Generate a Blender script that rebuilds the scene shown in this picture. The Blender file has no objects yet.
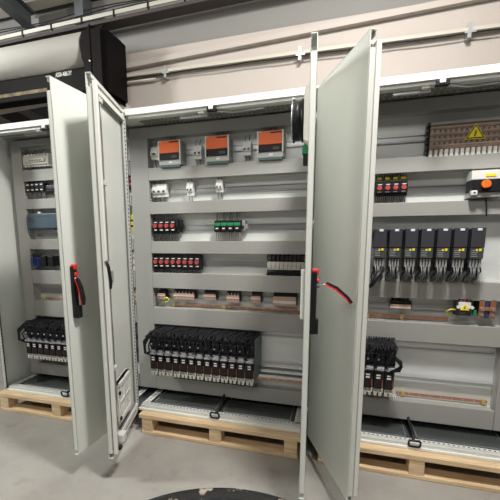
import bpy, bmesh, math, random
from mathutils import Vector, Matrix
random.seed(7)
PI = math.pi
C = bpy.context.scene.collection
# ------------------------------------------------------------------ camera
CAMP = Vector((1.33218, -2.22439, 1.24185))
RR = Vector((0.95368435, 0.30064219, -0.01002177))
UU = Vector((-0.03880627, 0.1560006, 0.98699437))
FF = Vector((-0.29829555, 0.94089218, -0.16044213))
FPX, PX, PY = 376.12, 218.824, 293.79
cam = bpy.data.cameras.new('camera')
camo = bpy.data.objects.new('camera', cam)
C.objects.link(camo)
camo.matrix_world = Matrix(((RR.x, UU.x, -FF.x, CAMP.x), (RR.y, UU.y, -FF.y, CAMP.y), (RR.z, UU.z, -FF.z, CAMP.z), (0, 0, 0, 1)))
cam.sensor_width = 36
cam.sensor_fit = 'HORIZONTAL'
cam.lens = FPX / 500 * 36
cam.shift_x = (250 - PX) / 500
cam.shift_y = (PY - 250) / 500
cam.clip_start = 0.02
bpy.context.scene.camera = camo

def ray(x, y):
    return (x - PX) / FPX * RR - (y - PY) / FPX * UU + FF
def at(x, y, Y):
    d = ray(x, y); t = (Y - CAMP.y) / d.y
    return CAMP + d * t
def atz(x, y, Z):
    d = ray(x, y); t = (Z - CAMP.z) / d.z
    return CAMP + d * t
def face(x0, y0, x1, y1, Y):
    ym = (y0 + y1) / 2; xm = (x0 + x1) / 2
    return at(x0, ym, Y).x, at(x1, ym, Y).x, at(xm, y1, Y).z, at(xm, y0, Y).z

# --------------------------------------------------------------- materials
MATS = {}
def mat(name, col, rough=.5, metal=0., noise=0., nscale=8., bump=0., bscale=60., alpha=None, coat=0., emit=None, stretch=None):
    if name in MATS: return MATS[name]
    m = bpy.data.materials.new(name); m.use_nodes = True
    nt = m.node_tree; b = nt.nodes['Principled BSDF']
    b.inputs['Base Color'].default_value = (*col, 1)
    b.inputs['Roughness'].default_value = rough
    b.inputs['Metallic'].default_value = metal
    b.inputs['Coat Weight'].default_value = coat
    tc = nt.nodes.new('ShaderNodeTexCoord'); mp = nt.nodes.new('ShaderNodeMapping')
    nt.links.new(tc.outputs['Object'], mp.inputs[0])
    if stretch: mp.inputs['Scale'].default_value = stretch
    n = nt.nodes.new('ShaderNodeTexNoise'); n.inputs['Scale'].default_value = nscale; n.inputs['Detail'].default_value = 5
    nt.links.new(mp.outputs[0], n.inputs['Vector'])
    r = nt.nodes.new('ShaderNodeValToRGB')
    k = max(noise, .015)
    r.color_ramp.elements[0].position = .3; r.color_ramp.elements[1].position = .7
    r.color_ramp.elements[0].color = (*[c * (1 - k) for c in col], 1)
    r.color_ramp.elements[1].color = (*[min(1, c * (1 + k)) for c in col], 1)
    nt.links.new(n.outputs['Fac'], r.inputs[0]); nt.links.new(r.outputs[0], b.inputs['Base Color'])
    if bump:
        n2 = nt.nodes.new('ShaderNodeTexNoise'); n2.inputs['Scale'].default_value = bscale
        nt.links.new(mp.outputs[0], n2.inputs['Vector'])
        bp = nt.nodes.new('ShaderNodeBump'); bp.inputs['Strength'].default_value = bump; bp.inputs['Distance'].default_value = .01
        nt.links.new(n2.outputs['Fac'], bp.inputs['Height']); nt.links.new(bp.outputs[0], b.inputs['Normal'])
    if alpha is not None:
        b.inputs['Alpha'].default_value = alpha
    MATS[name] = m
    return m

PAINT = mat('light grey enamel', (.70, .72, .68), .3, 0, .02, 3, .03, 140)
PAINTIN = mat('light grey enamel inner', (.66, .68, .65), .45, 0, .02, 3)
WHITE_EDGE = mat('pale grey enamel rim', (.78, .79, .75), .35)
ZINC = mat('galvanised sheet', (.68, .71, .70), .4, .2, .06, 5, .02, 40, stretch=(1, 1, 4))
ZINCD = mat('galvanised floor plate', (.17, .19, .19), .22, .7, .1, 6)
STRIP = mat('zinc punched strip', (.68, .69, .67), .45, .1)
DUCT = mat('grey duct plastic', (.32, .32, .305), .5, 0, .02, 5)
COMB = mat('pale duct comb', (.50, .50, .475), .5)
BLACK = mat('black plastic', (.015, .015, .018), .4)
BLACKM = mat('matt black cable', (.012, .012, .015), .5)
for m_ in (BLACK, BLACKM): m_.node_tree.nodes['Principled BSDF'].inputs['Specular IOR Level'].default_value = .25
DGREY = mat('dark grey plastic', (.05, .055, .065), .45)
VFDG = mat('anthracite drive casing', (.038, .038, .045), .42)
BLUEG = mat('blue grey plastic', (.06, .09, .12), .45)
TEAL = mat('grey green terminals', (.07, .12, .12), .45)
PANELD = mat('dark slate side plate', (.10, .12, .13), .45)
WHITEP = mat('white plastic', (.72, .72, .70), .45)
IVORY = mat('ivory plastic', (.66, .63, .56), .5)
CREAMF = mat('beige filter housing', (.60, .56, .49), .5)
ORANGE = mat('orange plastic', (.72, .125, .02), .42)
ORANGEK = mat('bright orange knob', (.90, .18, .02), .4)
RED = mat('red plastic', (.72, .03, .03), .35)
REDK = mat('red turning knob', (.50, .07, .07), .4)
GREEN = mat('green plastic', (.02, .22, .09), .45)
YELLOW = mat('yellow label', (.85, .68, .03), .45)
YG = mat('yellow green wire', (.65, .60, .08), .4)
COPPER = mat('copper bar', (.56, .27, .17), .33, .7, .15, 20)
PINKC = mat('copper terminal block', (.50, .32, .26), .4, .25)
BRASS = mat('brass clamp', (.72, .55, .22), .35, .6)
BLUE = mat('blue cable', (.03, .06, .28), .4)
STEEL = mat('bright steel', (.62, .64, .66), .28, .85)
WIREG = mat('pale grey wire', (.27, .27, .27), .5)
SILVER = mat('grey metal casing', (.42, .43, .42), .4, .5)
CLEAR = mat('smoked clear cover', (.40, .33, .28), .2, 0, alpha=.15)
FOIL = mat('clear film', (.62, .63, .68), .12, 0, .1, 60, .5, 90, alpha=.38)
GALVB = mat('grey steel beam', (.10, .11, .12), .6, .0, .08, 4)
WALLC = mat('cream wall panel', (.42, .375, .345), .6, 0, .025, 2.5, .03, 30)
WALLG = mat('grey upper wall', (.205, .20, .19), .65, 0, .03, 2)
DECK = mat('cream roof deck', (.70, .65, .56), .6, 0, .05, 2)
TRAY = mat('pale steel tray', (.50, .48, .43), .45, .2)
DRUM = mat('grey door curtain', (.56, .55, .52), .55, 0, .03, 3)
HOOD = mat('black hood plastic', (.007, .006, .006), .55)
HOOD.node_tree.nodes['Principled BSDF'].inputs['Specular IOR Level'].default_value = .06
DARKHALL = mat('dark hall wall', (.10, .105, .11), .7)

def wood():
    m = bpy.data.materials.new('pine pallet wood'); m.use_nodes = True
    nt = m.node_tree; b = nt.nodes['Principled BSDF']; b.inputs['Roughness'].default_value = .7
    tc = nt.nodes.new('ShaderNodeTexCoord'); mp = nt.nodes.new('ShaderNodeMapping'); mp.inputs['Scale'].default_value = (1.2, 14, 14)
    nt.links.new(tc.outputs['Object'], mp.inputs[0])
    n = nt.nodes.new('ShaderNodeTexNoise'); n.inputs['Scale'].default_value = 4; n.inputs['Detail'].default_value = 6
    nt.links.new(mp.outputs[0], n.inputs['Vector'])
    r = nt.nodes.new('ShaderNodeValToRGB')
    r.color_ramp.elements[0].position = .3; r.color_ramp.elements[0].color = (.58, .40, .23, 1)
    r.color_ramp.elements[1].position = .65; r.color_ramp.elements[1].color = (.80, .62, .40, 1)
    nt.links.new(n.outputs['Fac'], r.inputs[0]); nt.links.new(r.outputs[0], b.inputs['Base Color'])
    return m
WOOD = wood()

def concrete():
    m = bpy.data.materials.new('grey concrete floor'); m.use_nodes = True
    nt = m.node_tree; b = nt.nodes['Principled BSDF']; b.inputs['Roughness'].default_value = .5
    tc = nt.nodes.new('ShaderNodeTexCoord')
    n = nt.nodes.new('ShaderNodeTexNoise'); n.inputs['Scale'].default_value = 1.6; n.inputs['Detail'].default_value = 9; n.inputs['Roughness'].default_value = .65
    n2 = nt.nodes.new('ShaderNodeTexNoise'); n2.inputs['Scale'].default_value = 11; n2.inputs['Detail'].default_value = 8
    nt.links.new(tc.outputs['Object'], n.inputs['Vector']); nt.links.new(tc.outputs['Object'], n2.inputs['Vector'])
    r = nt.nodes.new('ShaderNodeValToRGB')
    r.color_ramp.elements[0].position = .3; r.color_ramp.elements[0].color = (.27, .255, .235, 1)
    r.color_ramp.elements[1].position = .68; r.color_ramp.elements[1].color = (.38, .365, .34, 1)
    r2 = nt.nodes.new('ShaderNodeValToRGB')
    r2.color_ramp.elements[0].position = .27; r2.color_ramp.elements[0].color = (.86, .85, .83, 1)
    r2.color_ramp.elements[1].position = .42; r2.color_ramp.elements[1].color = (1, 1, 1, 1)
    mx = nt.nodes.new('ShaderNodeMix'); mx.data_type = 'RGBA'; mx.blend_type = 'MULTIPLY'; mx.inputs[0].default_value = 1
    nt.links.new(n.outputs['Fac'], r.inputs[0]); nt.links.new(n2.outputs['Fac'], r2.inputs[0])
    nt.links.new(r.outputs[0], mx.inputs[6]); nt.links.new(r2.outputs[0], mx.inputs[7])
    nt.links.new(mx.outputs[2], b.inputs['Base Color'])
    bp = nt.nodes.new('ShaderNodeBump'); bp.inputs['Strength'].default_value = .15; bp.inputs['Distance'].default_value = .01
    nt.links.new(n2.outputs['Fac'], bp.inputs['Height']); nt.links.new(bp.outputs[0], b.inputs['Normal'])
    return m
FLOORM = concrete()

# ----------------------------------------------------------- mesh builder
class MB:
    def __init__(s, *mats):
        s.bm = bmesh.new(); s.mats = list(mats); s.cur = 0
    def m(s, material):
        if material not in s.mats: s.mats.append(material)
        s.cur = s.mats.index(material); return s
    def face(s, vs):
        try:
            f = s.bm.faces.new(vs); f.material_index = s.cur; return f
        except ValueError: return None
    def box(s, x0, x1, y0, y1, z0, z1, bev=0.):
        if x0 > x1: x0, x1 = x1, x0
        if y0 > y1: y0, y1 = y1, y0
        if z0 > z1: z0, z1 = z1, z0
        v = [s.bm.verts.new((x, y, z)) for x in (x0, x1) for y in (y0, y1) for z in (z0, z1)]
        fs = [s.face([v[i] for i in q]) for q in ((0, 1, 3, 2), (4, 6, 7, 5), (0, 4, 5, 1), (2, 3, 7, 6), (0, 2, 6, 4), (1, 5, 7, 3))]
        if bev > 0:
            bev = min(bev, .45 * min(x1 - x0, y1 - y0, z1 - z0))
            es = list({e for f in fs for e in f.edges})
            r = bmesh.ops.bevel(s.bm, geom=es, offset=bev, segments=2, affect='EDGES', profile=.5)
            for f in r['faces']: f.material_index = s.cur
        return s
    def prism(s, pts, axis, a0, a1):
        def P(u, v, a):
            return {'x': (a, u, v), 'y': (u, a, v), 'z': (u, v, a)}[axis]
        A = [s.bm.verts.new(P(u, v, a0)) for u, v in pts]; B = [s.bm.verts.new(P(u, v, a1)) for u, v in pts]
        s.face(A); s.face(B[::-1])
        n = len(pts)
        for i in range(n): s.face([A[i], B[i], B[(i + 1) % n], A[(i + 1) % n]])
        return s
    def cyl(s, p0, p1, r, n=16, r1=None):
        return s.tube([p0, p1], r, n, r1)
    def tube(s, pts, r, n=8, rend=None):
        pts = [Vector(p) for p in pts]; rings = []
        up = None
        for i, p in enumerate(pts):
            d = (pts[min(i + 1, len(pts) - 1)] - pts[max(i - 1, 0)]).normalized()
            if up is None:
                up = d.orthogonal().normalized()
            else:
                up = (up - d * up.dot(d)); up = up.normalized() if up.length > 1e-6 else d.orthogonal().normalized()
            w = d.cross(up)
            rr = r if rend is None else r + (rend - r) * i / (len(pts) - 1)
            rings.append([s.bm.verts.new(p + (up * math.cos(2 * PI * k / n) + w * math.sin(2 * PI * k / n)) * rr) for k in range(n)])
        for a, b in zip(rings, rings[1:]):
            for k in range(n):
                f = s.face([a[k], a[(k + 1) % n], b[(k + 1) % n], b[k]])
                if f: f.smooth = True
        s.face(rings[0][::-1]); s.face(rings[-1])
        return s
    def lathe(s, prof, c, n=48):
        rings = [[s.bm.verts.new((c[0] + r * math.cos(2 * PI * k / n), c[1] + r * math.sin(2 * PI * k / n), c[2] + z)) for k in range(n)] for r, z in prof]
        for a, b in zip(rings, rings[1:]):
            for k in range(n):
                f = s.face([a[k], a[(k + 1) % n], b[(k + 1) % n], b[k]])
                if f: f.smooth = True
        s.face(rings[0][::-1]); s.face(rings[-1])
        return s
    def build(s, name, parent=None, **kw):
        bmesh.ops.recalc_face_normals(s.bm, faces=s.bm.faces)
        me = bpy.data.meshes.new(name); s.bm.to_mesh(me); s.bm.free()
        for m_ in s.mats: me.materials.append(m_)
        o = bpy.data.objects.new(name, me); C.objects.link(o)
        if parent: o.parent = parent
        for k, v in kw.items(): o[k] = v
        return o

def build_each(mb, name, parent):
    bm = mb.bm; bmesh.ops.recalc_face_normals(bm, faces=bm.faces)
    seen = set(); out = []
    bm.verts.ensure_lookup_table()
    for v0 in bm.verts:
        if v0 in seen: continue
        st = [v0]; seen.add(v0); isl = []
        while st:
            v = st.pop(); isl.append(v)
            for e in v.link_edges:
                u = e.other_vert(v)
                if u not in seen: seen.add(u); st.append(u)
        idx = {v: i for i, v in enumerate(isl)}
        fs = list({f for v in isl for f in v.link_faces})
        me = bpy.data.meshes.new(name); me.from_pydata([v.co[:] for v in isl], [], [[idx[v] for v in f.verts] for f in fs])
        used = sorted({f.material_index for f in fs})
        for k_ in used: me.materials.append(mb.mats[k_])
        for p_, f in zip(me.polygons, fs): p_.material_index = used.index(f.material_index); p_.use_smooth = f.smooth
        o = bpy.data.objects.new(name, me); C.objects.link(o); o.parent = parent; out.append(o)
    bm.free()
    return out

def thing(name, label, cat, loc=(0, 0, 0), group=None):
    o = bpy.data.objects.new(name, None); C.objects.link(o); o.location = loc
    o.empty_display_size = .05
    o['label'] = label; o['category'] = cat
    if group: o['group'] = group
    return o
def tag(o, label, cat, group=None):
    o['label'] = label; o['category'] = cat
    if group: o['group'] = group
    return o
def struct(o):
    o['kind'] = 'structure'; return o
def dup(root, loc, label=None):
    r = root.copy(); C.objects.link(r); r.location = loc
    if label: r['label'] = label
    for ch in list(root.children):
        c = ch.copy(); C.objects.link(c); c.parent = r
        for g in list(ch.children):
            d = g.copy(); C.objects.link(d); d.parent = c
    return r
ORD = ['leftmost', 'second from the left', 'third from the left', 'fourth from the left', 'fifth from the left', 'sixth from the left',
       'seventh from the left', 'eighth from the left', 'ninth from the left', 'tenth from the left', 'eleventh from the left', 'twelfth from the left', 'thirteenth from the left']

W = 1.18
ZF = -.144           # floor level (pallets are 144 mm high)
YL, YP = .22, .30    # duct lids, mounting plate

# ------------------------------------------------------------- the setting
struct(MB(FLOORM).box(-6, 6, -8, 9, ZF - .1, ZF).build('floor'))
YW = 1.1
# lower cream wall, right of the opening
xo = at(112, 100, YW).x
w = MB(WALLC).box(xo, 6, YW, YW + .12, ZF, 2.86)
struct(w.build('wall_back'))
# piece of the back wall above the opening and the grey upper wall
struct(MB(WALLG).box(-6, 6, YW + .05, YW + .2, 2.62, 4.6).build('wall_back_upper'))
# flange between the two
a = at(128, 67, YW - .02); b_ = at(480, -2.5, YW - .02)
fl = MB(WALLC)
k = (b_.z - a.z) / (b_.x - a.x)
x0, x1 = xo, 6
z0, z1 = a.z + k * (x0 - a.x), a.z + k * (x1 - a.x)
h = .022
def slab(mb, x0, z0, x1, z1, y0, y1, h):
    mb.prism([(x0, z0 - h), (x1, z1 - h), (x1, z1 + h), (x0, z0 + h)], 'y', y0, y1)
slab(fl, x0, z0, x1, z1, YW - .05, YW + .06, h)
struct(fl.build('trim_1'))
struct(MB(WALLG).box(5.9, 6.0, -8, YW, ZF, 4.6).build('wall_right'))
struct(MB(WALLC).box(-6, 6, -8.1, -8, ZF, 4.6).build('wall_front'))
struct(MB(WALLC).box(-6.1, -6, -8, 9, ZF, 4.6).build('wall_left'))
# hall beyond the roller door
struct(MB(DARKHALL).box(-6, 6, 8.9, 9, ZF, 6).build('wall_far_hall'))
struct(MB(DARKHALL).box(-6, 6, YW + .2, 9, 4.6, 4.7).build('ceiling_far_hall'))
# tilted corrugated roof deck (rises towards the camera)
pw = at(33, 31, YW)
RISE = .16
def roofz(y, off=0): return pw.z + off + (YW - y) * RISE
dk = MB(DECK)
n = 46; pitch = .2
prof = []
y = YW + .2
while y > -8:
    prof += [(y, 0.0), (y - .11, 0.0), (y - .13, .05), (y - .18, .05)]
    y -= .2
up = [(yy, roofz(yy, .17 + zz)) for yy, zz in prof]
pts = up + [(up[-1][0], up[-1][1] + .06), (up[0][0], up[0][1] + .12)]
for i in range(len(up) - 1):
    (ya, za), (yb, zb) = up[i], up[i + 1]
    v = [dk.bm.verts.new(p) for p in ((-6, ya, za), (6, ya, za), (6, yb, zb), (-6, yb, zb))]
    dk.face(v)
    v2 = [dk.bm.verts.new(p) for p in ((-6, ya, za + .12), (6, ya, za + .12), (6, yb, zb + .12), (-6, yb, zb + .12))]
    dk.face(v2)
struct(dk.build('ceiling'))

def beam(x, name, label, wd=.11):
    mb = MB(GALVB)
    def q(y, off): return (x, y, roofz(y, off))
    y0, y1 = YW - .02, -7.9
    for (a0, a1, hw) in ((0, .012, wd / 2), (.012, .14, .006), (.14, .152, wd / 2)):
        v = []
        for yy in (y0, y1):
            for xx, off in ((x - hw, a0), (x + hw, a0), (x + hw, a1), (x - hw, a1)):
                v.append(mb.bm.verts.new((xx, yy, roofz(yy, off))))
        for qd in ((0, 1, 2, 3), (4, 7, 6, 5), (0, 4, 5, 1), (1, 5, 6, 2), (2, 6, 7, 3), (3, 7, 4, 0)):
            mb.face([v[i] for i in qd])
    return struct(mb.build(name))
beam(pw.x, 'trim_2', '')
# steel column standing on the wall behind the roller door housing
pc = at(86.5, 30, YW)
co = MB(GALVB).box(pc.x - .045, pc.x + .045, YW - .10, YW + .04, 2.7, roofz(YW, .17)).build('trim_3')
struct(co)

# cable tray under the roof along the wall
ta, tb = at(0, 42, YW - .1), at(190, 0, YW - .1)
tr = thing('cable_tray', 'pale steel cable tray running along the wall under the roof deck', 'cable tray', (ta.x, YW - .1, ta.z))
L = tb.x - ta.x
sl = (tb.z - ta.z) / L
mb = MB(TRAY)
slab(mb, -1.2, -1.2 * sl, L + 1.5, (L + 1.5) * sl, -.06, -.05, .016)
mb.m(mat('painted tray shadow', (.05, .04, .038), .7))  # shadow line beneath the tray, put in as a dark brown slab
slab(mb, -1.2, -1.2 * sl - .045, L + 1.5, (L + 1.5) * sl - .045, -.05, .08, .014)
mb.build('side_and_shadow_line', tr)
mb = MB(BLACK)
for i in range(-3, 9):
    x = i * .33
    mb.box(x, x + .014, -.067, -.046, x * sl - .03, x * sl + .024)
mb.build('bracket', tr, kind='stuff')
mb = MB(BLACKM)
for j in range(3):
    mb.tube([(-1.2 + i * .25, -.03 + j * .02, (-1.2 + i * .25) * sl + .03 + .012 * math.sin(i * 1.3 + j) + j * .035) for i in range(18)], .005, 6)
mb.build('cable', tr)

# conduit with clips on the cream wall
ca, cb = at(126, 80, YW - .04), at(500, 30.5, YW - .04)
cd = thing('cable_conduit', 'thin pale conduit with a dark cable clipped to the cream wall above the cabinets', 'conduit', (ca.x, YW - .04, ca.z))
L = cb.x - ca.x; sl = (cb.z - ca.z) / L
mb = MB(mat('cream conduit', (.46, .43, .37), .55))
slab(mb, 0, .028, L + .5, (L + .5) * sl + .028, -.02, .03, .012)
mb.build('channel', cd)
mb = MB(BLACKM)
mb.tube([(t * (L + .5) / 24, -.022, t * (L + .5) / 24 * sl + .0 + .003 * math.sin(t * 1.7)) for t in range(25)], .0055, 8)
mb.build('dark_cable', cd)
mb = MB(STEEL)
for px in (166, 300, 466):
    q = at(px, 60, YW - .04); x = q.x - ca.x
    mb.box(x - .012, x + .012, -.03, .035, x * sl - .03, x * sl + .065)
    mb.box(x - .03, x + .04, -.032, -.02, x * sl + .0, x * sl + .012)
build_each(mb, 'clip', cd)
mb = MB(TRAY)
mb.tube([(-.02, 0, .05), (-.05, -.01, .03), (-.05, -.01, 0), (-.02, 0, -.02), (.3, 0, -.02 + .3 * sl)], .008, 8)
mb.build('end_loop', cd)

# ------------------------------------------------ roller door above opening
YD = .86
q0, q1 = at(0, 81, YD), at(82, 66, YD)
t0, t1 = at(0, 50, YD), at(80, 38, YD)
rad = (t0.z - q0.z) / 2 * .98
xr = at(84, 50, YD).x
zc = (t1.z + q1.z) / 2 + .01
rd = thing('roller_door', 'high speed roller door with grey drum and black end housing above the opening', 'roller door', (xr, YD, zc))
MB(DRUM).cyl((-3.2, 0, 0), (0.05, 0, 0), rad, 48).build('drum', rd)
mb = MB(HOOD)
zb1 = at(60, 72, YD - .02).z - zc + .05
mb.box(-3.2, .03, .0, .14, 2.497 - zc, 2.70 - zc, .01)
mb.m(mat('painted yellow glints', (.09, .065, .025), .6, .2, .9, 14)).box(-3.2, -.42, -.004, .004, 2.545 - zc, 2.575 - zc)  # yellowish glints on the black beam, painted as a patchy thin strip
mb.build('bottom_beam', rd)
# text on the beam
def text(body, size, matl, name, parent, loc, rot, ext=.001):
    cu = bpy.data.curves.new(name, 'FONT'); cu.body = body; cu.size = size; cu.extrude = ext; cu.resolution_u = 2
    tmp = bpy.data.objects.new(name, cu); C.objects.link(tmp)
    dg = bpy.context.evaluated_depsgraph_get()
    me = bpy.data.meshes.new_from_object(tmp.evaluated_get(dg))
    bpy.data.objects.remove(tmp)
    me.materials.clear(); me.materials.append(matl)
    o = bpy.data.objects.new(name, me); C.objects.link(o); o.parent = parent; o.location = loc; o.rotation_euler = rot
    return o
tq = at(56, 77.5, YD); tq2 = at(72, 73.5, YD)
tx = text('ASSA ABLOY', .052, WHITEP, 'lettering', rd, (tq.x - xr, -.004, tq.z - zc), (PI / 2, 0, 0))
sc_ = (tq2.x - tq.x) / max(tx.dimensions.x, .01) if tx.dimensions.x > 0 else 1
tx.scale = (sc_ * 1.0, 1, 1)
# end housing: teardrop profile extruded along x
prof = [(-.80, 2.88), (-.805, 2.74), (-.79, 2.67), (-.745, 2.59), (-.70, 2.50), (-.655, 2.43), (-.60, 2.39), (-.55, 2.385), (-.548, 2.93), (-.77, 2.93)]
prof = [(u - xr, v - zc) for u, v in prof]
mb = MB(HOOD)
mb.prism(prof, 'y', .69 - YD, 1.06 - YD)
bmesh.ops.bevel(mb.bm, geom=[e for e in mb.bm.edges if e.calc_length() > .2 or abs(e.verts[0].co.y - e.verts[1].co.y) < .01], offset=.034, segments=4, affect='EDGES')
mb.box(-.685 - xr, -.677 - xr, .683 - YD, 1.04 - YD, 2.48 - zc, 2.935 - zc, .003)
hs = mb.build('end_housing', rd)
q = at(90, 61, .68)
MB(WHITEP).cyl((q.x - xr, .69 - YD, q.z - zc), (q.x - xr, .67 - YD, q.z - zc), .006, 10).build('screw', rd)
# lintel / guide rails under the beam, in the opening
lt = MB(TRAY)
e0, e1 = at(0, 107.5, YW), at(47, 98.5, YW)
slab(lt, -6, e0.z + (e1.z - e0.z) / (e1.x - e0.x) * (-6 - e0.x), xo, e1.z + (e1.z - e0.z) / (e1.x - e0.x) * (xo - e1.x), YW - .01, YW + .1, .03)
struct(lt.build('trim_5'))
for i, (pa, pb) in enumerate(((( -30, 92), (60, 142)), ((5, 92), (95, 134)), ((28, 96), (40, 100)))):
    if i == 2: continue
    A_ = at(*pa, 4.0); B_ = at(*pb, 4.6)
    rb = MB(GALVB)
    d = (B_ - A_).normalized(); A_ = A_ - d * 2; B_ = B_ + d * 2
    hh = .13
    v = [rb.bm.verts.new(p_ + Vector(o_)) for p_ in (A_, B_) for o_ in ((0, -.06, -hh), (0, .06, -hh), (0, .06, hh), (0, -.06, hh))]
    for qd in ((0, 1, 2, 3), (4, 7, 6, 5), (0, 4, 5, 1), (1, 5, 6, 2), (2, 6, 7, 3), (3, 7, 4, 0)): rb.face([v[k_] for k_ in qd])
    struct(rb.build('trim_%d' % (6 + i)))
pp = at(9, 117, 3.5)
struct(MB(GALVB).box(pp.x - .05, pp.x + .05, 3.45, 3.55, ZF, 3.2).build('trim_8'))

# -------------------------------------------------------------- enclosures
def ladder(mb, p0, p1, u, wd, pitch=.025, hole=.011, t=.002, rail=.25):
    """punched strip from p0 to p1, width wd along u: two rails and bridges"""
    p0 = Vector(p0); p1 = Vector(p1); u = Vector(u); d = p1 - p0; L = d.length; d.normalize(); nrm = d.cross(u)
    def bar(a, b, c, e):   # along d a..b, along u c..e
        v = []
        for z in (0, t):
            for s_, w_ in ((a, c), (b, c), (b, e), (a, e)):
                v.append(mb.bm.verts.new(p0 + d * s_ + u * w_ + nrm * z))
        for qd in ((3, 2, 1, 0), (4, 5, 6, 7), (0, 1, 5, 4), (1, 2, 6, 5), (2, 3, 7, 6), (3, 0, 4, 7)): mb.face([v[i] for i in qd])
    bar(0, L, 0, wd * rail); bar(0, L, wd * (1 - rail), wd)
    x = 0
    while x < L:
        bar(x, min(L, x + pitch - hole), wd * rail, wd * (1 - rail)); x += pitch

def duct(parent, x0, x1, z0, z1, vertical=False, y0=YL, y1=YP):
    mb = MB(DUCT)
    mb.box(x0, x1, y0, y0 + .012, z0, z1, .002)
    mb.box(x0, x1, y1 - .002, y1, z0, z1)
    mb.m(COMB)
    p = .0125
    if not vertical:
        for zz in (z0 + .001, z1 - .003):
            mb.box(x0, x1, y1 - .02, y1, zz, zz + .002)
            n = int((x1 - x0) / p)
            for i in range(n):
                mb.box(x0 + i * p, x0 + i * p + .0075, y0 + .010, y1 - .02, zz, zz + .002)
    else:
        for xx in (x0 + .001, x1 - .003):
            mb.box(xx, xx + .002, y1 - .02, y1, z0, z1)
            n = int((z1 - z0) / p)
            for i in range(n):
                mb.box(xx, xx + .002, y0 + .010, y1 - .02, z0 + i * p, z0 + i * p + .0075)
    return mb.build('wiring_duct', parent)

def din(parent, x0, x1, z):
    mb = MB(STEEL)
    mb.box(x0, x1, YP - .010, YP - .001, z - .0135, z + .0135)
    mb.box(x0, x1, YP - .016, YP - .013, z + .0125, z + .0185)
    mb.box(x0, x1, YP - .016, YP - .013, z - .0185, z - .0125)
    mb.box(x0, x1, YP - .016, YP - .001, z + .0125, z + .014)
    mb.box(x0, x1, YP - .016, YP - .001, z - .014, z - .0125)
    return mb.build('mounting_rail', parent)

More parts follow.
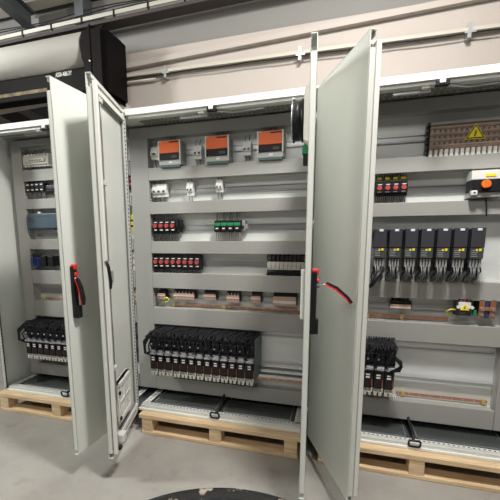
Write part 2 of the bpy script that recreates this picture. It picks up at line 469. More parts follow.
def enclosure(name, label, ox, rows, xin0, xin1, rails, side_left, side_right):
    e = thing(name, label, 'cabinet', (ox, 0, 0))
    D = .5
    mb = MB(WHITE_EDGE)
    # outer front frame and corner posts
    mb.box(0, .004, 0, .03, 0, 2, .001); mb.box(W - .004, W, 0, .03, 0, 2, .001)
    mb.box(.016, W - .016, 0, .03, 1.975, 2, .002); mb.box(.016, W - .016, 0, .03, 0, .016, .002)
    mb.m(PAINTIN)
    for xx in (0, W - .03):
        mb.box(xx, xx + .03, D - .03, D, 0, 2)
    mb.m(STRIP)
    mb.m(DGREY)
    for xx in (.004, W - .014): mb.box(xx, xx + .010, .008, .02, .016, 1.975)
    mb.m(STRIP)
    mb.box(.03, W - .03, .014, .05, 1.958, 1.975); mb.box(.03, W - .03, .014, .05, .016, .034)
    mb.build('frame', e)
    mb = MB(STRIP)
    ladder(mb, (.003, .002, .03), (.003, .002, 1.96), (1, 0, 0), .015)
    ladder(mb, (W - .003, .002, .03), (W - .003, .002, 1.96), (-1, 0, 0), .015)
    ladder(mb, (.03, .032, .036), (W - .03, .032, .036), (0, 1, 0), .030)
    ladder(mb, (.03, .415, .036), (W - .03, .415, .036), (0, 1, 0), .045)
    ladder(mb, (.030, .05, .036), (.030, .42, .036), (1, 0, 0), .045)
    ladder(mb, (W - .03, .05, .036), (W - .03, .42, .036), (-1, 0, 0), .045)
    mb.m(mat('dull grey strip', (.20, .20, .185), .6))
    ladder(mb, (.05, .125, 1.972), (W - .05, .125, 1.972), (0, 1, 0), .035, .03, .015)
    ladder(mb, (.05, .170, 1.966), (W - .05, .170, 1.966), (0, 1, 0), .045, .03, .015)
    ladder(mb, (.03, .30, .10), (W - .03, .30, .10), (0, 0, -1), .04, .03, .015)
    mb.build('punched_strip', e)
    MB(PAINT).box(-.0099, W + .0099, 0, D, 2.0, 2.012).box(-.0099, W + .0099, .03, D, 1.975, 2.0).build('roof', e)
    MB(PAINTIN).box(-.0099, W + .0099, D, D + .012, 0, 2.0).build('back_panel', e)
    if side_left: MB(PAINTIN).box(-.008, .0, 0.03, D, 0, 2).build('side_panel', e)
    if side_right: MB(PAINTIN).box(W, W + .008, 0.03, D, 0, 2).build('side_panel', e)
    MB(ZINC).box(.012, W - .012, YP, YP + .004, .06, 1.955).build('mounting_plate', e)
    # floor: dark gland plates in a pale rim, with centre bar
    mb = MB(DGREY); mb.box(-.0099, W + .0099, .03, D, -.0, .012)
    mb.build('floor_pan', e)
    for a0, a1 in ((.085, W / 2 - .012), (W / 2 + .012, W - .085)):
        g = MB(ZINCD); g.box(a0, a1, .068, .40, .012, .030, .002)
        g.m(STEEL)
        g.box(a0 + .015, a1 - .015, .085, .091, .028, .034); g.box(a0 + .015, a1 - .015, .385, .39, .028, .034); g.box(a0 + .015, a0 + .021, .085, .39, .028, .034); g.box(a1 - .021, a1 - .015, .085, .39, .028, .034)
        g.build('gland_plate', e)
    g = MB(BLACK)
    xm = W / 2
    g.tube([(xm - .03, .0, .028), (xm - .03, -.006, .055), (xm - .02, -.008, .062), (xm + .02, -.008, .062), (xm + .03, -.006, .055), (xm + .03, .0, .028), (xm + .02, .0, .022), (xm - .02, .0, .022), (xm - .03, .0, .028)], .006, 8)
    g.tube([(xm, .03, .045), (xm + .01, .12, .05), (xm + .0, .21, .08), (xm, .26, .12)], .008, 8)
    g.build('lower_door_catch', e)
    g = MB(BLACK); g.box(xm - .03, xm + .03, -.002, .03, 1.945, 1.972, .004); g.m(WHITEP).box(xm - .015, xm + .012, -.006, .01, 1.955, 1.978, .003)
    g.m(IVORY).box(xm - .09, xm - .05, .02, .05, 1.945, 1.965, .005)
    g.build('upper_door_catch', e)
    g = MB(STEEL); g.box(xm - .22, xm - .04, .05, .075, 1.935, 1.952, .004); g.tube([(xm + .03, .03, 1.95), (xm + .12, .06, 1.945), (xm + .3, .06, 1.95)], .006, 8)
    g.build('roof_fitting', e)
    for (z0, z1) in rows:
        duct(e, xin0 - ox, xin1 - ox, z0, z1)
    for (a0, a1, z) in rails:
        din(e, a0 - ox, a1 - ox, z)
    return e

MIDROWS = [(.075, .175), (.58, .705), (.85, .96), (1.10, 1.185), (1.375, 1.457), (1.605, 1.688), (1.885, 1.957)]
cabm = enclosure('switchgear_cabinet', 'middle open grey cabinet with three orange fronted power supplies at the top', 0, MIDROWS, .0525, W - .02,
                 [(.06, W - .02, 1.79), (.06, W - .02, 1.53), (.06, W - .02, 1.28), (.06, W - .02, 1.03), (.06, W - .02, .785)], False, True)
# vertical duct bridging the seam between left and middle cabinets
duct(cabm, -.088, .052, .075, 1.957, True)
XR = W + .02
RROWS = [(.075, .195), (.58, .697), (.845, .95), (1.325, 1.403), (1.57, 1.652), (1.89, 1.957)]
cabr = enclosure('switchgear_cabinet', 'right open grey cabinet holding seven dark drives and a warning triangle cover', XR, RROWS, XR + .15, XR + 1.04,
                 [(XR + .16, XR + 1.03, 1.765), (XR + .16, XR + 1.03, 1.48), (XR + .16, XR + 1.03, .775), (XR + .16, XR + 1.03, .535)], True, True)
duct(cabr, XR + .02 - XR, .148, .075, 1.957, True)
duct(cabr, 1.042, 1.16, .075, 1.957, True)
XLc = -W - .02
LROWS = [(.075, .175), (.58, .71), (.85, .958), (1.125, 1.205), (1.44, 1.515), (1.65, 1.735), (1.915, 1.957)]
cabl = enclosure('switchgear_cabinet', 'left open grey cabinet partly cut by the photo edge, holding a dark grey controller', XLc, LROWS, -1.035, -.092,
                 [(-1.03, -.1, 1.80), (-1.03, -.1, 1.57), (-1.03, -.1, 1.32), (-1.03, -.1, 1.04), (-1.03, -.1, .785)], True, False)
duct(cabl, -1.135 - XLc, -1.037 - XLc, .075, 1.957, True)

# ------------------------------------------------------------------- doors
DW, DH = .585, 2.0
def door(cab, hx, theta, right, kind):
    """hinge at world (hx,0); s mirrors x for right-hung doors; outside face at local -y"""
    s = -1 if right else 1
    def bx(mb, a, b, y0, y1, z0, z1, bev=0): return mb.box(s * a, s * b, y0, y1, z0, z1, bev)
    mb = MB(PAINT)
    bx(mb, 0, DW + .01, -.008, -.006 + .001, 0, DH)                       # outside sheet
    bx(mb, DW + .007, DW + .010, -.008, .018, .03, DH - .065)             # free edge rim
    bx(mb, 0, .003, -.008, .004, 0, DH)
    bx(mb, 0.03, DW + .01, -.008, .018, DH - .003, DH); bx(mb, 0, .03, -.008, .004, DH - .003, DH)                       # top and bottom rims
    bx(mb, 0.03, DW + .01, -.008, .018, 0, .003)
    bx(mb, DW - .004, DW + .010, .015, .018, .03, DH - .065)
    bx(mb, .03, DW, .015, .018, DH - .02, DH); bx(mb, .03, DW, .015, .018, 0, .02)
    d = mb.build('door', cab)
    d.location = (hx - cab.location.x, 0, 0); d.rotation_euler = (0, 0, theta if right else -theta)
    # inner tubular frame
    mb = MB(WHITE_EDGE)
    bx(mb, .005, .028, .0, .006, .05, DH - .05); bx(mb, DW - .045, DW - .02, .0, .016, .04, DH - .04)
    bx(mb, .03, DW - .02, .0, .02, DH - .065, DH - .04); bx(mb, .03, DW - .02, .0, .02, .04, .065)
    mb.m(mat('grey gasket', (.22, .22, .22), .6))
    bx(mb, .029, .040, .0, .005, .07, DH - .07); bx(mb, DW - .052, DW - .047, .0, .012, .07, DH - .07)
    bx(mb, .056, DW - .05, .0, .012, DH - .075, DH - .067); bx(mb, .056, DW - .05, .0, .012, .066, .074)
    if kind == 'lever':
        mb.m(DGREY); bx(mb, DW - .014, DW + .004, .016, .022, .05, DH - .07)
        mb.m(WHITE_EDGE); bx(mb, DW - .016, DW + .008, .021, .042, .025, DH - .035, .003)
    mb.build('stiffening_frame', d)
    mb = MB(STRIP)
    ladder(mb, (s * .007, .0075, .06), (s * .007, .0075, DH - .06), (s, 0, 0), .018)
    ladder(mb, (s * (DW - .043), .0165, .06), (s * (DW - .043), .0165, DH - .06), (s, 0, 0), .022)
    mb.build('punched_strip', d)
    mb = MB(STEEL)      # hinges
    for z in (.15, .72, 1.28, 1.85): mb.cyl((0, -.004, z - .03), (0, -.004, z + .03), .007, 10)
    build_each(mb, 'hinge', d)
    if kind == 'lever':
        mb = MB(STEEL)
        for z0, z1 in ((.09, .95), (1.10, 1.93)):
            mb.box(s * (DW - .085), s * (DW - .071), .022, .028, z0, z1)
        for z in (.10, .5, 1.5, 1.90):
            mb.m(IVORY); mb.box(s * (DW - .10), s * (DW - .056), .012, .036, z - .012, z + .012, .003); mb.m(STEEL)
        build_each(mb, 'locking_rod', d)
        mb = MB(BLACK)
        if hx > .5:
            Mi = (Matrix.Translation((hx, 0, 0)) @ Matrix.Rotation(-theta, 4, 'Z')).inverted()
            p0_, p1_ = Mi @ at(371, 286, -.51), Mi @ at(383, 268, -.47)
            mb.tube([p0_, p1_], .009, 10); mb.tube([(DW - .03, .03, p0_.z), p0_], .009, 8)
        else: mb.tube([(s * (DW + .006), .040, 1.105), (s * (DW + .0), .048, 1.07), (s * (DW - .02), .050, .99), (s * (DW - .030), .042, .958)], .009, 10)
        mb.m(SILVER); mb.box(s * (DW - .06), s * (DW - .03), .02, .055, .985, 1.05, .004)
        mb.build('inner_lever', d)
        mb = MB(WHITEP); mb.box(s * (DW - .11), s * (DW - .05), .03, .065, .06, .11, .006); mb.m(BLACK).cyl((s * (DW - .045), .045, .045), (s * (DW - .02), .045, .045), .012, 12)
        mb.build('bottom_catch', d)
    if kind == 'handle':
        # swing handle: black housing, red lock end, lever swung away
        hx_ = DW - .042
        mb = MB(BLACK)
        mb.box(s * (hx_ - .016), s * (hx_ + .016), -.034, -.008, .79, 1.075, .007)
        mb.box(s * (hx_ - .024), s * (hx_ + .014), -.045, -.03, .79, .86, .006)
        mb.m(RED); mb.box(s * (hx_ - .013), s * (hx_ + .013), -.040, -.012, 1.055, 1.083, .006)
        mb.cyl((s * hx_, -.034, 1.03), (s * hx_, -.042, 1.03), .012, 14)
        mb.m(BLACK)
        mb.build('handle', d)
        mb = MB(BLACK, RED)
        Mi = (Matrix.Translation((hx, 0, 0)) @ Matrix.Rotation(theta if right else -theta, 4, 'Z')).inverted()
        if hx < 0: A_, B_ = Mi @ at(70.5, 278, -.56), Mi @ at(82.5, 305, -.54)
        else: A_, B_ = Mi @ at(325, 284.5, -.58), Mi @ at(350.5, 304.5, -.58)
        if hx < 0: A_.y = min(A_.y, -.045)
        mb.m(STEEL); mb.tube([(A_.x, A_.y, A_.z), (s * hx_, -.03, A_.z - .02)], .005, 8)
        dd = (B_ - A_).normalized(); nn = dd.cross(Vector((s, 0, 0))).normalized()
        if nn.y > 0: nn = -nn
        side = dd.cross(nn)
        def pl(mbx, off, th, hw):
            v = []
            for t_, w_ in ((0, .5), (.08, .8), (0.35, 1), (.8, 1), (1.0, .5)):
                c = A_.lerp(B_, t_) + nn * off
                bow = nn * (.012 * math.sin(PI * max(0, t_)))
                v.append([mbx.bm.verts.new(c + bow + side * hw * w_ * sg + nn * tt) for sg, tt in ((-1, 0), (1, 0), (1, th), (-1, th))])
            for a_, b2 in zip(v, v[1:]):
                for k_ in range(4): mbx.face([a_[k_], a_[(k_ + 1) % 4], b2[(k_ + 1) % 4], b2[k_]])
            mbx.face(v[0]); mbx.face(v[-1][::-1])
        mb.m(BLACK); pl(mb, 0.004, .010, .013)
        mb.m(RED); pl(mb, -.002, .006, .0145)
        mb.build('swing_lever', d)
        mb = MB(STEEL)
        for z0, z1 in ((.09, .90), (1.08, 1.93)): mb.box(s * (DW - .085), s * (DW - .071), .008, .014, z0, z1)
        build_each(mb, 'locking_rod', d)
        mb = MB(WHITE_EDGE).box(s * (DW - .06), s * (DW - .012), .018, .034, .86, 1.08, .004)
        mb.build('lock_case', d)
    if kind == 'lever' and hx < .5:
        # outlet filter frame at the foot of the door
        x0_, x1_, z0_, z1_ = .20, .475, .135, .38
        mb = MB(WHITEP)
        for a0, a1, c0, c1 in ((x0_, x1_, z1_ - .03, z1_), (x0_, x1_, z0_, z0_ + .03), (x0_, x0_ + .03, z0_, z1_), (x1_ - .03, x1_, z0_, z1_)):
            mb.box(s * a0, s * a1, -.004, .03, c0, c1, .004)
        xm_, zm_ = (x0_ + x1_) / 2, (z0_ + z1_) / 2
        mb.box(s * (xm_ - .007), s * (xm_ + .007), .0, .028, z0_, z1_); mb.box(s * x0_, s * x1_, .0, .028, zm_ - .007, zm_ + .007)
        for i in range(2):
            for j in range(2):
                c_ = (x0_ + .085 + i * .13, z0_ + .07 + j * .12)
                for k_ in range(6):
                    mb.box(s * (c_[0] - .045), s * (c_[0] + .045), .022, .026, c_[1] - .045 + k_ * .016, c_[1] - .037 + k_ * .016)
        mb.m(BLACK)
        for z in (z0_ + .04, z1_ - .05):
            mb.box(s * (x1_ - .02), s * (x1_ - .002), .026, .04, z - .010, z + .010, .003)
        mb.build('filter_frame', d)
        MB(mat('grey filter mat', (.68, .68, .65), .9, 0, .1, 80)).box(s * x0_, s * x1_, -.004, .02, z0_, z1_).build('filter_mat', d)
    return d

dA = door(cabl, -.021, 1.5409, True, 'handle')
dB = door(cabm, 0.0, 1.2947, False, 'lever')
dC = door(cabm, W, 1.6352, True, 'handle')
dD = door(cabr, XR, 1.1839, False, 'lever')
# left door of the left cabinet and right door of the right cabinet stand open outside the photograph
# filter fan on the inside of door C
fc = at(303, 121, -.30)
s = -1
fx = .30; fz = fc.z
mb = MB(CREAMF)
r0 = .128
v = []
for (r_, yy) in ((r0, 0.0), (r0, .015), (.105, .042), (.10, .044)):
    v.append([mb.bm.verts.new((s * fx + sx * r_, yy, fz + sz * r_)) for sx, sz in ((-1, -1), (1, -1), (1, 1), (-1, 1))])
for a_, b2 in zip(v, v[1:]):
    for k_ in range(4): mb.face([a_[k_], a_[(k_ + 1) % 4], b2[(k_ + 1) % 4], b2[k_]])
mb.face(v[0][::-1]); mb.face(v[-1])
mb.build('fan_housing', dC)
mb = MB(BLACK)
mb.lathe([(.094, 0), (.096, .004), (.096, .010), (.086, .013), (.086, .040), (.096, .043), (.097, .050)], (0, 0, 0), 32)
mb.bm.transform(Matrix.Translation((s * fx, .044, fz)) @ Matrix.Rotation(-PI / 2, 4, 'X'))
mb.m(STEEL)
for r_ in (.03, .055, .08, .095):
    mb.tube([(s * fx + r_ * math.cos(t * PI / 12), .098, fz + r_ * math.sin(t * PI / 12)) for t in range(25)], .0018, 5)
mb.box(s * fx - .006, s * fx + .006, .090, .102, fz + .05, fz + .105)
mb.build('fan', dC)
mb = MB(GREEN); mb.box(s * fx - .03, s * fx + .05, .008, .05, fz - .155, fz - .115, .004)
mb.m(BLACK)
for i in range(3): mb.box(s * fx - .02 + i * .024, s * fx - .008 + i * .024, .012, .045, fz - .20, fz - .155)
mb.build('fan_terminal', dC)

# ----------------------------------------------------------------- pallets
def pallet(x0, x1, label):
    p = thing('wooden_pallet', label, 'pallet', ((x0 + x1) / 2, 0, ZF), 'pallets under the cabinets')
    hw = (x1 - x0) / 2
    y0, y1 = -.055, .55
    top = 2 * .022
    n = 5
    mb = MB(WOOD)
    def piece(nm, *b):
        MB(WOOD).box(*b, .003).build(nm, p)
    bh = -ZF
    for i in range(3):
        yy = (y0, (y0 + y1) / 2 - .05, y1 - .1)[i]
        piece('top_board', -hw - .02, hw + .02, yy, yy + .1 + (.03 if i == 1 else 0), bh - (.031 if i == 0 else .022), bh - .001)
    for i in range(6):
        xx = -hw + (2 * hw - .1) * i / 5
        piece('cross_board', xx, xx + .10, y0 + .102, y1 - .002, bh - .044, bh - .0225)
    for i in range(3):
        xx = (-hw, -.04, hw - .085)[i]
        for yy in (y0 + .004, (y0 + y1) / 2 - .05, y1 - .1):
            piece('block', xx, xx + .08, yy, yy + .095, .0235, bh - (.0315 if yy < 0 else .0445))
    for yy in (y0 - .001, (y0 + y1) / 2 - .05, y1 - .1):
        piece('bottom_board', -hw, hw, yy, yy + .1, .001, .023)
    return p
pallet(.068, 1.142, 'pale pine pallet carrying the middle cabinet')
pallet(1.262, 2.34, 'pale pine pallet carrying the right cabinet')
pallet(-1.20, -.12, 'pale pine pallet carrying the left cabinet')

# ----------------------------------------------------------------- devices
def wires(mb, xs, z0, z1, y0, y1, r=.0016, jit=.004):
    for x in xs:
        a0 = random.uniform(-jit, jit)
        mb.tube([(x, y0, z0), (x + a0, (y0 + y1) / 2 - .01, (z0 + z1) / 2), (x + a0 * 1.4, y1, z1)], r, 5)

# --- power supplies
x0, x1, z0, z1 = face(158, 140, 180, 160, .19)
pw_, ph_ = x1 - x0, z1 - z0
ps = thing('power_supply', 'x', 'power supply', (0, 0, 0), 'orange fronted power supplies in the middle cabinet')
mb = MB(SILVER); mb.box(0, pw_, .012, .105, -.03, ph_, .002)
mb.m(DGREY)
for i in range(8): mb.box(pw_ - .0005, pw_ + .001, .035, .095, .0 + i * ph_ / 9, .005 + i * ph_ / 9)
mb.build('housing', ps)
mb = MB(ORANGE); mb.box(.008, pw_ - .008, 0.0, .013, ph_ * .36, ph_ - .003, .002)
mb.m(BLACK).box(pw_ * .5, pw_ - .012, -.001, .002, ph_ - .018, ph_ - .010)
mb.m(WHITEP).box(.010, .024, -.001, .002, ph_ - .010, ph_ - .006)
mb.build('orange_cover', ps)
mb = MB(BLACK); mb.box(.008, pw_ - .008, .002, .013, .004, ph_ * .355, .002); mb.m(DGREY).box(pw_ * .6, pw_ * .85, .0, .003, .012, .030)
mb.build('lower_cover', ps)
mb = MB(WHITEP); mb.box(0, .007, 0, .013, -.0, ph_, .001); mb.box(pw_ - .007, pw_, 0, .013, -.0, ph_, .001)
mb.build('side_rim', ps)
mb = MB(TEAL); mb.box(.006, pw_ - .006, .014, .075, -.045, -.0, .003)
mb.m(WHITEP).box(pw_ * .45, pw_ * .6, .01, .03, -.02, -.008)
mb.build('terminal_strip', ps)
mb = MB(BLACKM); wires(mb, [pw_ * (.2 + .12 * i) for i in range(5)], -.04, -.09, .05, .07); mb.m(YG); wires(mb, [pw_ * .62], -.04, -.09, .05, .07)
mb.m(BLACKM); wires(mb, [pw_ * (.5 + .1 * i) for i in range(3)], ph_, ph_ + .05, .05, .07)
build_each(mb, 'wire', ps)
for i, px in enumerate((158, 204.8, 257.3)):
    a = at(px, (150, 146, 143.5)[i], .19)
    o = ps if i == 0 else dup(ps, (0, 0, 0))
    o.location = (a.x, .19, z0 + (0, .003, .004)[i])
    o['label'] = ('orange fronted power supply beside the left duct of the middle cabinet', 'orange fronted power supply in the middle of the three', 'orange fronted power supply nearest the round black fan')[i]

# --- miniature breakers
def breaker(poles, label, px0, py0, px1, py1, Yf=.235, group=None, dark=False):
    x0, x1, z0, z1 = face(px0, py0, px1, py1, Yf)
    b = thing('circuit_breaker', label, 'circuit breaker', (x0, Yf, z0), group)
    w_, h_ = x1 - x0, z1 - z0
    mb = MB(WHITEP)
    pwid = w_ / poles
    for i in range(poles):
        mb.box(i * pwid + .0006, (i + 1) * pwid - .0006, .012, YP - .016 - Yf, 0, h_, .001)
        mb.box(i * pwid + .0006, (i + 1) * pwid - .0006, .0, .014, h_ * .28, h_ * .72, .001)
    mb.build('casing', b)
    mb = MB(DGREY)
    for i in range(poles): mb.box(i * pwid + pwid * .3, i * pwid + pwid * .7, -.008, .002, h_ * .36, h_ * .5, .001)
    mb.build('toggle', b)
    mb = MB(BLACKM if not dark else WIREG)
    wires(mb, [pwid * (i + .5) for i in range(poles)], h_, h_ + .045, .02, .05, .002)
    wires(mb, [pwid * (i + .5) for i in range(poles)], 0, -.045, .02, .05, .002)
    build_each(mb, 'wire', b)
    return b
breaker(1, 'white single breaker left of the first orange power supply', 150, 147, 157.5, 159.5)
breaker(2, 'white breaker between the first and second orange power supplies', 193, 145, 201, 159)
breaker(2, 'white breaker between the second and third orange power supplies', 242.5, 141, 250.5, 155)
breaker(3, 'white wide breaker on the second rail beside the left duct', 151.5, 184, 166, 197)
breaker(2, 'small white breaker in the middle of the second rail of the middle cabinet', 186, 182, 192.5, 195.5)
breaker(2, 'small white breaker rightmost on the second rail of the middle cabinet', 215.5, 179.5, 222, 192)

# --- motor protection switches with red knobs
def protector_proto(w_, h_, group):
    t = thing('motor_protection_switch', 'x', 'motor switch', (0, 0, 0), group)
    mb = MB(BLACK); mb.box(.0005, w_ - .0005, .014, .06, 0, h_, .001); mb.box(.0005, w_ - .0005, .0, .016, h_ * .2, h_ * .78, .001); mb.build('casing', t)
    mb = MB(REDK); mb.cyl((w_ / 2, .001, h_ * .52), (w_ / 2, -.012, h_ * .52), w_ * .30, 18); mb.box(w_ * .44, w_ * .56, -.018, -.010, h_ * .38, h_ * .66, .001); mb.build('rotary_knob', t)
    mb = MB(WHITEP); mb.box(w_ * .25, w_ * .75, -.001, .004, h_ * .22, h_ * .29); mb.box(w_ * .3, w_ * .8, -.001, .004, h_ * .72, h_ * .77); build_each(mb, 'marking_plate', t)
    mb = MB(BLACKM)
    wires(mb, [w_ * (.15 + .24 * i) for i in range(4)], 0, -.055, .03, .06, .0018)
    wires(mb, [w_ * (.2 + .3 * i) for i in range(3)], h_, h_ + .05, .03, .06, .0018)
    mb.m(WIREG); wires(mb, [w_ * .5], 0, -.05, .025, .06, .0018)
    build_each(mb, 'wire', t)
    return t
def row(proto, pxs, py, Yf, zoff, labeler):
    for i, px in enumerate(pxs):
        a = at(px, py, Yf)
        if i == 0: zz = a.z
        o = proto if i == 0 else dup(proto, (0, 0, 0))
        o.location = (a.x, Yf, zz + zoff); o['label'] = labeler(i)
Yf = .225
wp = at(161, 226, Yf).x - at(155.3, 226, Yf).x
hp = face(155, 217.5, 160, 233, Yf); hp = hp[3] - hp[2]
p = protector_proto(wp, hp, 'red knob switches on the third rail')
x0_ = at(155.3, 226, Yf).x
zr3 = at(155, 226, Yf).z
for i in range(4):
    o = p if i == 0 else dup(p, (0, 0, 0))
    o.location = (x0_ + (i - .5) * wp, Yf, zr3 - hp * .52)
    o['label'] = 'black switch with red knob on the third rail, %s of four' % ORD[i]
a = thing('auxiliary_contact', 'black block with loose wires right of the four red knob switches', 'contact block', (x0_ + 3.5 * wp + .002, Yf, zr3 - hp * .45))
MB(BLACK).box(0, .03, .01, .06, 0, hp * .85, .002).box(.004, .018, -.004, .01, hp * .3, hp * .9, .002).build('casing', a)
mb = MB(BLACKM); mb.tube([(.02, 0, hp * .8), (.045, -.01, hp * .7), (.04, .0, hp * .2), (.02, .02, 0)], .003, 6); mb.build('cable', a)
hp4 = face(155, 255, 160, 270, Yf); hp4 = hp4[3] - hp4[2]
xa, xb = at(155.6, 262, Yf).x, at(197, 263, Yf).x
wp4 = (xb - xa) / 7
p = protector_proto(wp4, hp4, 'red knob switches on the fourth rail')
zr4 = at(175, 262, Yf).z
for i in range(8):
    o = p if i == 0 else dup(p, (0, 0, 0))
    o.location = (xa + (i - .5) * wp4, Yf, zr4 - hp4 * .52)
    o['label'] = 'black switch with red knob on the fourth rail, %s of eight' % ORD[i]

# --- green fronted relays
xa, xb = at(217, 226, Yf).x, at(237, 226, Yf).x
wg = (xb - xa) / 3
x_, _, za, zb = face(214, 220.5, 220, 232, Yf)
hg = zb - za
g = thing('safety_relay', 'x', 'relay', (0, 0, 0), 'green topped relays on the third rail')
MB(BLACK).box(.001, wg - .001, .008, .06, 0, hg, .003).box(.003, wg - .003, -.002, .01, .006, hg * .5, .002).build('casing', g)
MB(GREEN).box(.002, wg - .002, -.004, .01, hg * .52, hg * .8, .002).build('green_front', g)
mb = MB(WHITEP); mb.box(wg * .3, wg * .7, -.003, .0, hg * .25, hg * .36); mb.build('marking', g)
mb = MB(WIREG); wires(mb, [wg * .3, wg * .65], hg, hg + .06, .02, .05, .0025); wires(mb, [wg * .25, wg * .55], 0, -.07, .02, .05, .0025)
mb.m(mat('pinkish wire', (.5, .3, .27), .5)); wires(mb, [wg * .8], 0, -.07, .02, .05, .0025)
mb.m(BLACKM); wires(mb, [wg * .5], hg, hg + .06, .015, .05, .0018)
build_each(mb, 'wire', g)
for i in range(4):
    o = g if i == 0 else dup(g, (0, 0, 0))
    o.location = (xa + (i - .5) * wg, Yf, za)
    o['label'] = 'black relay with green front on the third rail, %s of four' % ORD[i]
a = thing('terminal_clamp', 'small grey end clamp right of the green fronted relays', 'terminal', (xa + 3.6 * wg, Yf + .02, za + .01))
MB(SILVER).box(0, .022, 0, .045, 0, hg * .85, .003).box(.022, .034, .015, .045, .01, hg * .5, .002).build('body', a)
MB(BLACK).box(.004, .016, -.003, .001, .01, .03).build('screw_slot', a)

# --- terminal block row with black comb wires
x0_, x1_, z0_, z1_ = face(267, 262, 305, 270, .24)
nt_ = 9; tw = (x1_ - x0_) / nt_
t = thing('terminal_block', 'x', 'terminal block', (0, 0, 0), 'pale terminals on the fourth rail')
MB(mat('pale terminal body', (.46, .45, .42), .5)).box(.0008, tw - .0008, 0, .044, 0, z1_ - z0_, .001).box(.003, tw - .003, -.003, .001, .012, .03, .001).build('body', t)
MB(DGREY).box(0, tw, -.001, .001, (z1_ - z0_) * .46, (z1_ - z0_) * .54).build('jumper', t)
mb = MB(BLACKM)
hz = z1_ - z0_
for i in range(4):
    x = tw * (.12 + .25 * i)
    mb.tube([(x, .01, hz), (x + random.uniform(-.003, .003), -.002, hz + .025), (x, .03, hz + .06)], .0028, 5)
    mb.tube([(x, .01, 0), (x, -.004, -.02), (x, .03, -.05)], .0028, 5)
mb.box(.0, tw * .8, -.008, .02, -.040, -.020)
build_each(mb, 'wire', t)
for i in range(nt_):
    o = t if i == 0 else dup(t, (0, 0, 0))
    o.location = (x0_ + i * tw, .24, z0_)
    o['label'] = 'pale terminal with black wires, %s of nine' % ORD[i]

# --- copper distribution blocks on rail five
def cblock(label, px0, py0, px1, py1, n, wc=BLACKM, stripe=False, Yf=.24, wlen=.03):
    x0, x1, z0, z1 = face(px0, py0, px1, py1, Yf)
    w_, h_ = x1 - x0, z1 - z0
    b = thing('distribution_block', label, 'terminal block', (x0, Yf, z0))
    MB(BLACK).box(0.002, w_ + .006, .012, .044, .004, h_ + .01, .002).build('base', b)
    mb = MB(PINKC); mb.box(0, w_, 0, .014, 0, h_ * .75, .002)
    mb.m(IVORY); mb.box(0, w_, -.003, .002, h_ * (.42 if not stripe else .2), h_ * (.5 if not stripe else .42))
    mb.m(DGREY)
    for i in range(n): mb.cyl(((i + .5) * w_ / n, .001, h_ * .25), ((i + .5) * w_ / n, -.001, h_ * .25), min(.004, w_ / n * .25), 8)
    mb.build('copper_bar', b)
    mb = MB(wc)
    wires(mb, [(i + .5) * w_ / n for i in range(n)], h_ * .7, h_ + wlen, .008, .05, .0035)
    build_each(mb, 'wire', b)
    return b
CB = 'copper blocks'
cblock('copper block beside the coiled yellow green wire', 157.5, 291.5, 165, 299, 2)
cblock('copper block with white wires on the fifth rail', 173.5, 291.5, 194, 299.5, 6, WHITEP)
cblock('copper block with blue wires left of centre on the fifth rail', 203.6, 292, 215.5, 300, 4, mat('navy wire', (.05, .06, .18), .5))
cblock('copper block with white and blue wires right of centre', 226.5, 293, 239, 302.5, 4, WHITEP)
cblock('narrow copper block with navy wires on the fifth rail', 251, 294, 260.5, 303, 3, mat('navy wire', (.05, .06, .18), .5))
cblock('long copper block with white stripe at the right end of the fifth rail', 273, 294, 296, 306, 9, BLACKM, True)

# copper earth bars
def copperbar(label, a, b, parts_y=.235, clamps=(), clampm=BRASS, h=.015):
    o = thing('copper_busbar', label, 'busbar', (a.x, a.y, a.z))
    L = b.x - a.x
    mb = MB(COPPER)
    mb.box(0, L, 0, .006, -h / 2, h / 2, .001)
    mb.build('bar', o)
    mb = MB(clampm)
    for t in clamps: mb.box(L * t - .010, L * t + .010, -.006, .012, -h * .9, h * .9, .002)
    if clamps: build_each(mb, 'clamp', o)
    mb = MB(STEEL)
    for i in range(int(L / .06)): mb.cyl((.015 + i * .06, .001, 0), (.015 + i * .06, -.003, 0), .0035, 8)
    build_each(mb, 'screw', o)
    return o
def barz(px0, py0, px1, py1, Y):
    a = at(px0, py0, Y); b = at(px1, py1, Y); z = (a.z + b.z) / 2; a.z = z; b.z = z
    return a, b
copperbar('long copper bar along the fifth rail of the middle cabinet', *barz(173, 303.5, 303, 312, .282), clamps=(.01, .42), h=.016)
mb = MB(YG)
c = at(167, 300, .23)
mb.tube([(c.x - .03, .235, c.z - .015), (c.x - .02, .225, c.z + .012), (c.x + .005, .22, c.z + .02), (c.x + .02, .222, c.z + .008), (c.x + .012, .228, c.z - .012), (c.x - .015, .235, c.z - .014), (c.x - .045, .25, c.z - .02)], .005, 8)
tag(mb.build('earth_wire'), 'coiled yellow green wire beside the left copper block', 'wire')
copperbar('copper bar below the seven dark drives in the right cabinet', *barz(366, 315.5, 448, 318.5, .282), clamps=(.02, .45), h=.018)
copperbar('copper bar with brass clamps at the bottom of the right cabinet', *barz(396, 391, 487, 404, .282), clamps=(.08, .96), h=.018)
copperbar('copper bar right of the bottom switches in the middle cabinet', *barz(258, 377, 304, 383, .282), clamps=(), h=.02)

# --- busbar carrier rails behind the bottom rows
def carrier(label, x0, x1, zs, Y=.27):
    o = thing('busbar_carrier', label, 'busbar', (x0, Y, zs[0]))
    for z in zs:
        MB(STEEL).box(0, x1 - x0, 0, .012, z - zs[0] - .012, z - zs[0] + .006, .002).box(0, x1 - x0, -.006, .012, z - zs[0] + .008, z - zs[0] + .012).build('rail', o)
    return o
carrier('zinc rails behind the bottom switch row of the middle cabinet', .72, 1.165, (.245, .285, .325, .56))
carrier('zinc rails across the empty bottom bay of the right cabinet', 1.6, 2.235, (.33, .555))

